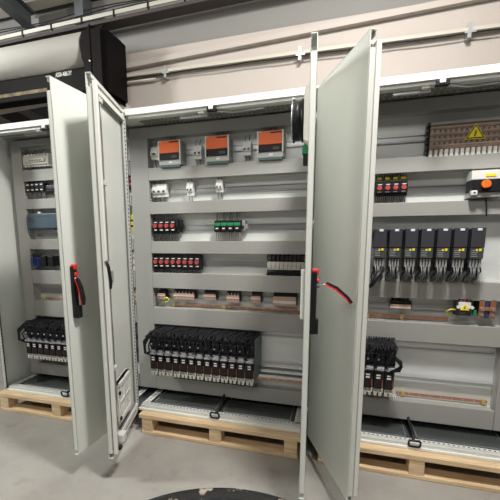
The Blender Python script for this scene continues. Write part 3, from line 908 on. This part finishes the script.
# --- bottom rows of motor starters
def starter_proto(w_, h_, group, depth):
    t = thing('motor_starter', 'x', 'motor starter', (0, 0, 0), group)
    d = depth
    mb = MB(BLACK)
    mb.box(.001, w_ - .001, .02, d, h_ * .60, h_ * .98, .003)     # upper contactor
    mb.box(.004, w_ - .004, .0, .022, h_ * .66, h_ * .90, .003)
    mb.build('contactor', t)
    mb = MB(BLUEG); mb.box(.004, w_ - .004, -.003, .01, h_ * .81, h_ * .845, .001); mb.build('blue_strip', t)
    mb = MB(WHITEP); mb.cyl((w_ * .35, .002, h_ * .72), (w_ * .35, -.006, h_ * .72), .0055, 10); mb.build('white_button', t)
    mb = MB(DGREY); mb.box(.003, w_ - .003, .012, d, h_ * .46, h_ * .60, .003)
    mb.m(SILVER)
    for i in range(3): mb.cyl((w_ * (.22 + .28 * i), .014, h_ * .53), (w_ * (.22 + .28 * i), .008, h_ * .53), .005, 10)
    mb.build('link_module', t)
    mb = MB(FOIL)
    mb.box(.002, w_ - .002, -.002, .014, h_ * .50, h_ * .575, .004)
    mb.build('clear_cover', t)
    mb = MB(BLACK); mb.box(.002, w_ * .80, .004, d, h_ * .14, h_ * .46, .003)
    mb.build('protection_switch', t)
    mb = MB(WHITEP); mb.box(w_ * .25, w_ * .62, .001, .006, h_ * .395, h_ * .42); mb.box(w_ * .25, w_ * .62, .001, .006, h_ * .345, h_ * .37); mb.build('marking', t)
    mb = MB(mat('dark orange plastic', (.42, .10, .02), .5)); mb.box(w_ * .82, w_ * .93, .014, .03, h_ * .17, h_ * .30, .002); mb.m(DGREY).box(w_ * .80, w_ - .001, .03, d, h_ * .14, h_ * .45); mb.build('orange_lever', t)
    mb = MB(mat('greyish fuse terminal', (.48, .47, .43), .5))
    mb.box(.003, w_ - .003, .012, .07, h_ * .06, h_ * .14, .002)
    for i in range(2): mb.box(w_ * (.08 + .46 * i), w_ * (.38 + .46 * i), .008, .05, 0, h_ * .07, .002)
    mb.m(DGREY); mb.cyl((w_ * .3, .013, h_ * .10), (w_ * .3, .010, h_ * .10), .004, 8); mb.cyl((w_ * .7, .013, h_ * .10), (w_ * .7, .010, h_ * .10), .004, 8)
    mb.build('fuse_terminal', t)
    return t
def starter_row(pxa, pya, pxb, pyb, n, ztop_px, group, labeler, Yf=.075):
    """pxa..pxb centre of first/last unit's lower terminal"""
    a, b = at(pxa, pya, Yf), at(pxb, pyb, Yf)
    w_ = (b.x - a.x) / (n - 1)
    z0 = (a.z + b.z) / 2
    zt = at(*ztop_px, Yf).z
    h_ = (zt - z0)
    pr = starter_proto(w_, h_, group, YP - Yf - .003)
    for i in range(n):
        o = pr if i == 0 else dup(pr, (0, 0, 0))
        o.location = (a.x + (i - .5) * w_, Yf, z0); o['label'] = labeler(i)
        u_ = random.uniform
        for j in range(4):
            x = w_ * (.12 + .25 * j)
            mb = MB(BLACKM)
            mb.tube([(x, .03, h_ * u_(.72, .88)), (x + u_(-.022, .012), -.014 - u_(0, .02), h_ * u_(.86, .93)), (x + u_(-.02, .02), u_(-.01, .03), h_ * u_(.94, .99)), (x + u_(-.01, .02), .10, h_ * 1.0), (x + .01, .15, h_ * 1.02)], .0046, 6)
            mb.build('cable', o)
        mb = MB(BLACKM)
        mb.tube([(w_ * .3, .01, h_ * .52), (w_ * u_(-.1, .15), -.012, h_ * .58), (w_ * u_(-.1, .4), -.02, h_ * u_(.66, .74)), (w_ * u_(.4, .9), -.016, h_ * .86), (w_ * u_(.6, 1.1), .01, h_ * .97)], .0048, 6)
        mb.build('cable', o)
        mb = MB(FOIL)
        zf = h_ * u_(.48, .53)
        mb.box(w_ * .05, w_ * .9, -.008, .004, zf, zf + h_ * u_(.02, .05), .003); mb.build('clear_cap', o)
    return a.x - w_ / 2, b.x + w_ / 2, z0, zt
ex = starter_row(154, 375.5, 249.5, 386, 13, (200, 335), 'motor starters at the bottom of the middle cabinet',
            lambda i: 'black motor starter in the row of thirteen, %s' % ORD[i])
sp = MB(PANELD).box(ex[1] + .001, ex[1] + .006, .085, YP - .003, ex[2] + .03, ex[3] - .01, .001).build('end_plate')
tag(sp, 'dark slate end plate right of the long row of motor starters', 'end plate')
mb = MB(BLACKM)
xx = ex[0]
for j in range(4):
    mb.tube([(xx + .01, .09, .42 - j * .012), (xx - .028 - j * .003, .075, .40), (xx - .034 - j * .004, .08, .46 + j * .008), (xx - .01, .12, .53 + j * .006), (xx + .08, .17, .565)], .006, 8)
tag(mb.build('cable_bundle'), 'black cable bundle curving round the left end of the middle starter row', 'cable')
# left cabinet
ex = starter_row(29.5, 357.5, 66.5, 364, 7, (45, 324), 'motor starters at the bottom of the left cabinet',
            lambda i: 'black motor starter of the left cabinet, %s of seven' % ORD[i])
mb = MB(BLACKM); xx = ex[0]
for j in range(4):
    mb.tube([(xx + .015, .09, .42 - j * .012), (xx - .05 - j * .004, .075, .41), (xx - .055 - j * .004, .08, .47 + j * .008), (xx - .01, .12, .54 + j * .006), (xx + .08, .17, .565)], .006, 8)
tag(mb.build('cable_bundle'), 'black cable bundle curving round the left end of the left starter row', 'cable')
# right cabinet (partly behind the door)
ex = starter_row(367.5, 395, 388.5, 398, 3, (385, 345), 'motor starters at the bottom of the right cabinet',
            lambda i: 'black motor starter of the right cabinet, %s of three' % ORD[i])
mb = MB(BLACKM); xx = ex[1]
for j in range(3):
    mb.tube([(xx - .05, .12, .565), (xx - .02, .07, .53), (xx + .028, .06 + j * .01, .47 + j * .01), (xx + .02, .07, .44 + j * .01), (xx - .03, .07, .43)], .007, 8)
tag(mb.build('cable_bundle'), 'black cable bending out right of the starters in the right cabinet', 'cable')

# --- right cabinet: large busbar cover with warning triangle
x0, x1, z0, z1 = face(430, 121, 512, 153, .215)
z1 -= .0; w_, h_ = x1 - x0, z1 - z0
z0 = at(470, 152, .215).z; z1 = at(470, 119.5, .215).z; h_ = z1 - z0
t = thing('distribution_bus', 'copper distribution assembly behind a clear cover with a yellow warning triangle', 'busbar', (x0, .215, z0))
mb = MB(BLACK); mb.box(-.012, -.004, .0, .08, -.01, h_ + .005, .002); mb.box(0, w_, .07, .08, 0, h_)
for i in range(5): mb.box(-.02, -.004, .0, .02, h_ * (.1 + .18 * i), h_ * (.1 + .18 * i) + .014, .002)
mb.build('side_frame', t)
mb = MB(mat('brown copper bars', (.33, .19, .13), .4, .4, .3, 30))
for i in range(4): mb.box(0, w_, .006, .05, h_ * (.18 + .2 * i), h_ * (.18 + .2 * i) + .016, .002)
mb.m(mat('painted tan highlight', (.50, .40, .30), .4))  # thin tan highlights across the modules, coloured in as narrow bars
for i in range(4): mb.box(0, w_, .003, .008, h_ * (.26 + .19 * i), h_ * (.26 + .19 * i) + .006)
mb.build('copper_bar', t)
mb = MB(mat('brown grey module', (.30, .24, .20), .5, 0, .3, 40)); nn_ = 15
for i in range(nn_):
    mb.box(w_ * i / nn_ + .002, w_ * (i + 1) / nn_ - .003, .012, .03, h_ * .2, h_ * .8, .002)
mb.m(STEEL)
for i in range(nn_):
    for j in (.36, .72): mb.cyl((w_ * (i + .5) / nn_, .012, h_ * j), (w_ * (i + .5) / nn_, .008, h_ * j), .006, 10)
mb.build('busbar_module', t)
mb = MB(WHITEP)
for i in range(15): mb.box(w_ * i / 15 + .002, w_ * i / 15 + .018, .004, .06, -.014, h_ * .15, .001)
mb.m(BLACK).box(0, w_, .02, .065, -.014, h_ * .14)
mb.build('terminal_comb', t)
mb = MB(WIREG); mb.box(0, w_, .0, .07, h_ * .93, h_ * 1.0, .002); mb.box(0, w_, .01, .016, h_ * .84, h_ * .88); mb.build('upper_cover', t)
mb = MB(CLEAR); mb.box(0, w_, -.003, .0, h_ * .0, h_ * .93); mb.build('clear_cover', t)
q = at(475.5, 133, .209)
rx, rz = q.x - x0, q.z - z0
S = (at(484, 136, .209).x - at(465, 136, .209).x) / 2
mb = MB(BLACK)
def tri(S_, cz): return [(rx - S_, rz + cz - S_ * .62), (rx + S_, rz + cz - S_ * .62), (rx, rz + cz + S_ * 1.05)]
MBT = MB(YELLOW); MBT.prism(tri(S * 1.1, 0), 'y', -.006, -.004)
MBT.m(BLACK); MBT.prism(tri(S * .98, 0), 'y', -.007, -.0058)
MBT.m(YELLOW); MBT.prism(tri(S * .78, 0), 'y', -.008, -.0068)
MBT.m(BLACK)
bolt = [(.18, .52), (-.20, .02), (.02, .06), (-.10, -.24), (-.20, -.20), (-.06, -.48), (.10, -.20), (.0, -.22), (.20, .14), (.0, .12)]
MBT.prism([(rx + u * S * .9, rz + v * S * .9 + S * .02) for u, v in bolt], 'y', -.009, -.0078)
MBT.build('warning_triangle', t)

# red knob switches in the right cabinet
xa, xb = at(379.6, 187.5, Yf).x, at(403.8, 187.5, Yf).x
wr = (xb - xa) / 3
hh = face(380, 181, 388, 196, Yf); hr = hh[3] - hh[2]
p = protector_proto(wr, hr, 'red knob switches in the right cabinet')
mb = MB(YELLOW); mb.box(wr * .2, wr * .8, .03, .05, hr + .006, hr + .022, .002); mb.build('yellow_tag', p)
zc_ = at(395, 187.5, Yf).z
for i in range(4):
    o = p if i == 0 else dup(p, (0, 0, 0))
    o.location = (xa + (i - .5) * wr, Yf, zc_ - hr * .52)
    o['label'] = 'red knob switch with yellow tag, %s of four' % ORD[i]

# main switch with orange knob
Ym = .17
x0, x1, z0, z1 = face(472, 169.5, 506, 197, Ym); w_, h_ = x1 - x0, z1 - z0
t = thing('main_switch', 'grey and black main switch with orange rotary knob in the right cabinet', 'switch', (x0, Ym, z0))
mb = MB(WHITEP); mb.box(0, w_, .012, YP - Ym - .016, h_ * .66, h_, .003); mb.m(SILVER).box(.0, w_, .012, YP - Ym - .016, .0, h_ * .2, .003); mb.build('casing', t)
mb = MB(BLACK); mb.box(.004, w_ - .004, .0, YP - Ym - .016, h_ * .2, h_ * .66, .003); mb.build('black_front', t)
mb = MB(ORANGEK); q = at(486, 184, Ym - .01); mb.cyl((q.x - x0, 0, q.z - z0), (q.x - x0, -.022, q.z - z0), .021, 24); mb.box(q.x - x0 - .006, q.x - x0 + .006, -.034, -.02, q.z - z0 - .02, q.z - z0 + .02, .002); mb.build('rotary_knob', t)
mb = MB(YELLOW); mb.box(w_ * .42, w_ * .72, .009, .013, h_ * .76, h_ * .86); mb.build('yellow_label', t)
mb = MB(WHITEP); mb.box(.0, .03, -.004, .03, h_ * .08, h_ * .26, .004); mb.m(DGREY).cyl((.015, -.004, h_ * .18), (.015, -.006, h_ * .18), .005, 10); mb.build('side_terminal', t)
mb = MB(BLACKM); mb.tube([(w_ * .55, .05, 0), (w_ * .58, .035, -.05), (w_ * .6, .035, -.10)], .003, 6)
mb.build('cable', t)

# seven drives
Yv = .115
a, b = at(396, 240, Yv), at(478.5, 243, Yv)
pv = (b.x - a.x) / 6 * .999
px0, px1, zb_, zt_ = face(389.5, 229, 402, 258.5, Yv)
zt_ = at(440, 228, Yv).z; zb_ = at(440, 258.5, Yv).z
wv, hv = px1 - px0, zt_ - zb_
pv = (at(478.2, 242, Yv).x - at(383.0, 242, Yv).x) / 7
pv = (at(478.2, 242, Yv).x - at(395.7, 242, Yv).x) / 5
t = thing('variable_speed_drive', 'x', 'drive', (0, 0, 0), 'dark drives in the right cabinet')
mb = MB(VFDG); mb.box(0, wv, 0, .02, hv * .36, hv, .003); mb.box(.001, wv - .001, .02, YP - Yv - .003, -.0, hv - .006, .002)
mb.m(BLACK)
for i in range(10): mb.box(wv - .0012, wv + .0003, .04 + i * .012, .046 + i * .012, hv * .3, hv * .9); mb.box(-.0003, .0012, .04 + i * .012, .046 + i * .012, hv * .3, hv * .9)
mb.build('casing', t)
mb = MB(DGREY); mb.box(.001, wv - .001, .003, .022, .0, hv * .345, .002)
mb.m(SILVER)
for i in range(4): mb.box(.006, wv * (.55 - .06 * (i % 2)), .0015, .004, hv * (.07 + .06 * i), hv * (.09 + .06 * i))
mb.build('lower_cover', t)
mb = MB(YELLOW); mb.box(wv * .40, wv * .54, .0, .005, hv * .25, hv * .31); mb.box(wv * .62, wv * .80, .0, .005, hv * .25, hv * .33)
mb.build('yellow_mark', t)
mb = MB(mat('pale blue tab', (.60, .72, .80), .4)); mb.box(wv * .38, wv * .72, -.003, .004, hv * .90, hv * .975, .002); mb.build('blue_tab', t)
mb = MB(DGREY); mb.box(.002, wv - .002, .02, .12, -.03, 0.0, .002)
mb.m(SILVER)
for i in range(4): mb.box(wv * (.08 + .23 * i), wv * (.22 + .23 * i), .014, .05, -.05, -.006, .002)
mb.m(BLACK); mb.box(.004, wv - .004, .06, .13, -.075, -.03)
mb.build('terminals', t)
mb = MB(BLACKM)
for i in range(5):
    x = wv * (.1 + .2 * i)
    mb.tube([(x, .03, -.03), (x + random.uniform(-.006, .006), .02, -.07), (x + random.uniform(-.012, .012), .05, -.11), (x, .12, -.15)], .0035, 6)
mb.m(WIREG)
for i in range(4):
    x = wv * (.2 + .2 * i)
    mb.tube([(x, .025, -.03), (x + random.uniform(-.008, .008), .012, -.08), (x + random.uniform(-.01, .01), .06, -.12), (x, .12, -.15)], .0035, 6)
mb.m(DGREY); mb.box(wv * .1, wv * .45, .03, .05, -.11, -.055, .004); mb.box(wv * .6, wv * .9, .04, .06, -.12, -.06, .004)
build_each(mb, 'wire', t)
VC = [383.2 - 7.2 + 2.4, 395.7, 411.4, 427.8, 444, 460.8, 478.2]
xl_, xr_ = at(395.7, 242, Yv).x, at(478.2, 242, Yv).x
pv = (xr_ - xl_) / 5
for i in range(7):
    o = t if i == 0 else dup(t, (0, 0, 0))
    o.location = (xl_ + (i - 1) * pv - wv / 2, Yv, zb_)
    o['label'] = 'tall dark grey drive, %s of seven' % ORD[i]

# rail four devices of the right cabinet
cblock('black terminal block with copper stripe below the drives of the right cabinet', 390, 303, 411, 309.5, 8, BLACKM, True, wlen=.025)
x0, x1, z0, z1 = face(457, 299, 472.5, 316, .21); w_, h_ = x1 - x0, z1 - z0
t = thing('surge_arrester', 'grey device with yellow warning label beside the vertical copper bars', 'surge protector', (x0, .21, z0))
MB(DGREY).box(0, w_, .01, .074, 0, h_, .003).build('casing', t)
mb = MB(WHITEP); mb.box(w_ * .1, w_ * .9, .0, .012, h_ * .42, h_ * .8, .002); mb.cyl((w_ * .06, .0, h_ * .52), (w_ * .06, -.01, h_ * .52), .009, 12); mb.cyl((w_ * .96, .0, h_ * .52), (w_ * .96, -.01, h_ * .52), .009, 12); mb.build('white_front', t)
mb = MB(YELLOW); mb.prism([(w_ * .2, h_ * .34), (w_ * .82, h_ * .34), (w_ * .5, h_ * .7)], 'y', -.004, .001); mb.build('warning_label', t)
mb = MB(BLACK); mb.box(w_ * .47, w_ * .53, -.0055, -.003, h_ * .42, h_ * .58); mb.build('warning_mark', t)
mb = MB(REDK)
for i in range(3): mb.box(w_ * (.2 + .25 * i), w_ * (.3 + .25 * i), .004, .012, h_ * .84, h_ * .92)
mb.build('red_marks', t)
mb = MB(YG, BLACKM); mb.tube([(0, .02, h_ * .3), (-.03, .0, h_ * .36), (-.05, .01, h_ * .2), (-.03, .02, 0), (.0, .03, -.01)], .005, 8)
mb.m(BLACKM); mb.tube([(w_ * .9, .0, h_ * .25), (w_ * .5, -.01, h_ * .16), (-.02, .0, h_ * .12)], .005, 8); build_each(mb, 'wire', t)
x0, x1, z0, z1 = face(479, 300, 496, 318.5, .22); w_, h_ = x1 - x0, z1 - z0
t = thing('busbar_link', 'two upright copper bars joined by a cross bar at the right of the right cabinet', 'busbar', (x0, .22, z0))
mb = MB(COPPER); mb.box(0, w_ * .34, 0, .01, .0, h_, .002); mb.box(w_ * .66, w_, 0, .01, .0, h_, .002); mb.box(0, w_, -.006, .004, h_ * .42, h_ * .6, .002); mb.build('copper_bar', t)
mb = MB(STEEL)
for i in (.17, .83):
    for j in (.2, .5): mb.cyl((w_ * i, -.004, h_ * j), (w_ * i, -.014, h_ * j), .008, 12)
build_each(mb, 'bolt', t)
mb = MB(BLACK); mb.box(-.01, w_ + .01, .03, .06, .02, h_ * .9, .003); mb.m(mat('dark blue spacer', (.03, .04, .12), .5)).box(w_ * .38, w_ * .62, .004, .05, 0, h_, .003); mb.m(GREEN).box(-.022, -.006, .01, .04, h_ * .1, h_ * .4, .003)
mb.build('insulator', t)

# --- left cabinet devices
x0, x1, z0, z1 = face(22.5, 153.5, 48, 166.5, .22); w_, h_ = x1 - x0, z1 - z0
t = thing('relay_module', 'ivory module with clear terminals at the top of the left cabinet', 'relay', (x0, .22, z0))
MB(IVORY).box(0, w_, 0, .064, h_ * .15, h_ * .82, .004).box(.02, w_ - .03, -.01, .0, h_ * .35, h_ * .62, .003).build('casing', t)
mb = MB(WHITEP)
for i in range(8): mb.box(w_ * i / 8 + .003, w_ * (i + 1) / 8 - .003, .01, .05, h_ * .82, h_, .002)
for i in range(8): mb.box(w_ * i / 8 + .003, w_ * (i + 1) / 8 - .003, .01, .05, 0, h_ * .15, .002)
mb.m(DGREY)
for i in range(5): mb.box(w_ * (.3 + .1 * i), w_ * (.36 + .1 * i), -.012, -.009, h_ * .42, h_ * .5)
mb.build('terminals', t)
mb = MB(BLACKM); wires(mb, [w_ * (.1 + .1 * i) for i in range(9)], h_, h_ + .04, .03, .06); wires(mb, [w_ * (.1 + .1 * i) for i in range(9)], 0, -.04, .03, .06); build_each(mb, 'wire', t)

x0, x1, z0, z1 = face(25.5, 183, 43.5, 191.5, .22); w_, h_ = (x1 - x0) / 4, z1 - z0
t = thing('contactor', 'x', 'contactor', (0, 0, 0), 'black contactors in the left cabinet')
MB(BLACK).box(.001, w_ - .001, 0, .064, 0, h_, .003).build('casing', t)
mb = MB(WHITEP)
for j in (.2, .8): mb.box(w_ * .25, w_ * .75, -.001, .002, h_ * j - .004, h_ * j + .004)
mb.build('marking', t)
mb = MB(WIREG); wires(mb, [w_ * .3, w_ * .6], 0, -.06, .02, .05, .0035); mb.m(BLACKM); wires(mb, [w_ * .3, w_ * .6], h_, h_ + .04, .02, .05, .0025); build_each(mb, 'wire', t)
for i in range(4):
    o = t if i == 0 else dup(t, (0, 0, 0))
    o.location = (x0 + i * w_, .22, z0)
    o['label'] = 'small black contactor in the left cabinet, %s of four' % ORD[i]
aux = thing('timer_relay', 'low black relay right of the small contactors in the left cabinet', 'relay', (x0 + 4.05 * w_, .235, z0))
MB(DGREY).box(0, .1, 0, .048, 0, h_ * .7, .003).build('casing', aux); MB(BLACK).box(.01, .09, -.004, .001, .01, h_ * .3).build('front', aux)

x0, x1, z0, z1 = face(27.5, 213.5, 60, 230, .20); w_, h_ = x1 - x0, z1 - z0
t = thing('controller_unit', 'blue grey controller unit in the left cabinet', 'controller', (x0, .20, z0))
mb = MB(BLUEG); mb.box(0, w_, .0, .084, h_ * .1, h_, .004); mb.box(.0, w_ * .8, .01, .084, 0, h_ * .12, .003); mb.build('casing', t)
mb = MB(DGREY); mb.box(.012, w_ * .22, -.002, .004, h_ * .5, h_ * .85, .002); mb.box(w_ * .3, w_ * .75, -.001, .002, h_ * .82, h_ * .86); mb.build('display', t)
mb = MB(WHITEP); mb.box(w_ * .35, w_ * .42, -.004, .01, h_ * 1.0, h_ * 1.1, .002); mb.build('clip', t)
mb = MB(WIREG); wires(mb, [w_ * (.12 + .06 * i) for i in range(4)], 0, -.05, .03, .06, .003); build_each(mb, 'wire', t)

q = at(38, 262, .22)
t = thing('cable_coil', 'coiled blue and black cables on the fourth rail of the left cabinet', 'cable', (q.x, .22, q.z))
mb = MB(BLUE)
for j in range(6): mb.tube([(-.03 + .012 * j + .035 * math.cos(k_ * PI / 8 + 2.2), -.005 + j * .006, .0 + .04 * math.sin(k_ * PI / 8 + 2.2)) for k_ in range(15)], .004, 6)
mb.build('blue_cable', t)
mb = MB(BLACK); mb.box(-.07, .16, .02, .064, -.03, .05, .005); mb.box(.03, .08, -.005, .03, -.035, .05, .004); mb.box(.1, .15, -.005, .03, -.035, .05, .004)
for j in range(4): mb.tube([(-.05 + .03 * j, .03, .04), (-.06 + .03 * j, .0, .055), (-.03 + .03 * j, .02, .07)], .004, 6)
mb.build('connector', t)
mb = MB(YG); q = at(45, 297, .24)
mb.tube([(-.05, 0, 0), (-.02, -.01, .014), (.01, -.01, .01), (.0, 0, -.012), (-.03, 0, -.012)], .005, 8)
o = tag(mb.build('earth_wire'), 'small yellow wire loop on the fifth rail of the left cabinet', 'wire'); o.location = q
copperbar('copper bar low on the fifth rail of the left cabinet', *barz(46, 297.5, 62, 299.5, .25), h=.014)

# devices seen through the seam between left and middle cabinets
def seam(name, label, cat, px0, py0, px1, py1, m1, m2=None, Yf_=.25):
    x0, x1, z0, z1 = face(px0 - 4, py0, px1, py1, Yf_); w_, h_ = x1 - x0, z1 - z0
    t = thing(name, label, cat, (x0, Yf_, z0))
    MB(m1).box(0, w_, 0, YP - .016 - Yf_, 0, h_, .003).build('casing', t)
    mb = MB(m2 or DGREY)
    for j in (.25, .6): mb.box(w_ * .1, w_ * .95, -.003, .001, h_ * j, h_ * (j + .12), .001)
    build_each(mb, 'front_band', t)
    return t
seam('terminal_block', 'ivory terminal seen left of the tall duct at the top', 'terminal block', 129.5, 145, 134.5, 161, IVORY, WHITEP)
seam('circuit_breaker', 'orange and black breaker seen left of the tall duct', 'circuit breaker', 129.5, 173, 134.5, 189, BLACK, ORANGE)
seam('safety_relay', 'yellow relay seen left of the tall duct', 'relay', 129.5, 215, 136, 231, YELLOW, BLACK)
seam('relay_module', 'white relay seen left of the tall duct below the yellow relay', 'relay', 131, 251, 137, 271, WHITEP, PINKC)
seam('distribution_block', 'copper block seen left of the tall duct', 'terminal block', 132, 290, 138, 303, PINKC, IVORY)
seam('motor_starter', 'dark blue starter seen left of the tall duct near the floor', 'motor starter', 134, 323, 141, 362, mat('dark navy plastic', (.05, .07, .12), .5), BLACK)

# ------------------------------------------------ worn stool at the bottom
ZS = .42
P1, P2, P3 = [atz(*q, ZS) for q in ((146, 500), (205, 487.5), (289, 500))]
def circ(a, b, c):
    d = 2 * (a.x * (b.y - c.y) + b.x * (c.y - a.y) + c.x * (a.y - b.y))
    ux = ((a.x ** 2 + a.y ** 2) * (b.y - c.y) + (b.x ** 2 + b.y ** 2) * (c.y - a.y) + (c.x ** 2 + c.y ** 2) * (a.y - b.y)) / d
    uy = ((a.x ** 2 + a.y ** 2) * (c.x - b.x) + (b.x ** 2 + b.y ** 2) * (a.x - c.x) + (c.x ** 2 + c.y ** 2) * (b.x - a.x)) / d
    return ux, uy, math.hypot(a.x - ux, a.y - uy)
cx, cy, cr = circ(P1, P2, P3); cr *= 1.0
def worn():
    m = bpy.data.materials.new('worn black leather'); m.use_nodes = True
    nt = m.node_tree; b = nt.nodes['Principled BSDF']; b.inputs['Roughness'].default_value = .22; b.inputs['Coat Weight'].default_value = .4
    tc = nt.nodes.new('ShaderNodeTexCoord'); n = nt.nodes.new('ShaderNodeTexNoise'); n.inputs['Scale'].default_value = 24; n.inputs['Detail'].default_value = 7
    nt.links.new(tc.outputs['Object'], n.inputs['Vector'])
    r = nt.nodes.new('ShaderNodeValToRGB'); r.color_ramp.elements[0].position = .57; r.color_ramp.elements[0].color = (.012, .012, .014, 1)
    r.color_ramp.elements[1].position = .66; r.color_ramp.elements[1].color = (.34, .28, .24, 1)
    nt.links.new(n.outputs['Fac'], r.inputs[0]); nt.links.new(r.outputs[0], b.inputs['Base Color'])
    return m
WORN = worn()
t = thing('stool', 'worn black round stool seat with scuffed rim in the foreground', 'stool', (cx, cy, ZF))
hs_ = ZS - ZF
mb = MB(WORN)
mb.lathe([(cr * .5, hs_ - .07), (cr * .97, hs_ - .06), (cr * 1.01, hs_ - .03), (cr * 1.01, hs_ - .01), (cr * .995, hs_), (cr * .95, hs_ + .002), (cr * .91, hs_ - .008)], (0, 0, 0), 72)
mb.build('seat_rim', t)
mb = MB(mat('glossy black seat', (.03, .03, .034), .12, 0, .3, 12, .25, 12, coat=.5))
mb.lathe([(cr * .1, hs_ - .03), (cr * .918, hs_ - .02), (cr * .90, hs_ - .002), (cr * .7, hs_ + .004), (.001, hs_ - .01)], (0, 0, 0), 72)
mb.build('seat', t)
mb = MB(STEEL); mb.cyl((0, 0, .06), (0, 0, hs_ - .05), .025, 20); mb.build('column', t)
mb = MB(BLACK)
for k_ in range(5):
    a_ = k_ * 2 * PI / 5 + .3
    mb.tube([(0, 0, .09), (.28 * math.cos(a_), .28 * math.sin(a_), .05)], .022, 8, .014)
    mb.cyl((.28 * math.cos(a_), .28 * math.sin(a_), .05), (.28 * math.cos(a_), .28 * math.sin(a_), .002), .018, 12)
mb.build('base', t)

# ------------------------------------------------------------------ lights
def area(name, loc, size, power, col=(1, .96, .90), aim=(0, 0, -1)):
    l = bpy.data.lights.new(name, 'AREA'); l.shape = 'RECTANGLE'; l.size, l.size_y = size; l.energy = power; l.color = col
    o = bpy.data.objects.new(name, l); C.objects.link(o); o.location = loc
    o.rotation_euler = Vector(aim).to_track_quat('-Z', 'Y').to_euler()
    return o
area('hall_lamp_right', (1.62, -1.05, 3.5), (.35, .35), 115, (1, .97, .92), aim=(-.1, .35, -1))
area('hall_lamp_left', (-3.2, -1.6, 3.4), (.5, 1.0), 165, (.97, 1, .96), aim=(1, .3, -.35))
area('hall_lamp_front', (.6, -4.5, 3.9), (3, .6), 62, aim=(.1, .8, -.6))
area('hall_lamp_far', (-1.5, 4.5, 4.3), (1, 1), 60)
wd = bpy.data.worlds.new('world'); bpy.context.scene.world = wd; wd.use_nodes = True
wd.node_tree.nodes['Background'].inputs[0].default_value = (.93, .96, 1, 1)
wd.node_tree.nodes['Background'].inputs[1].default_value = .24
vs = bpy.context.scene.view_settings
vs.view_transform = 'Standard'; vs.look = 'None'; vs.exposure = -.03; vs.gamma = 1; vs.use_curve_mapping = False
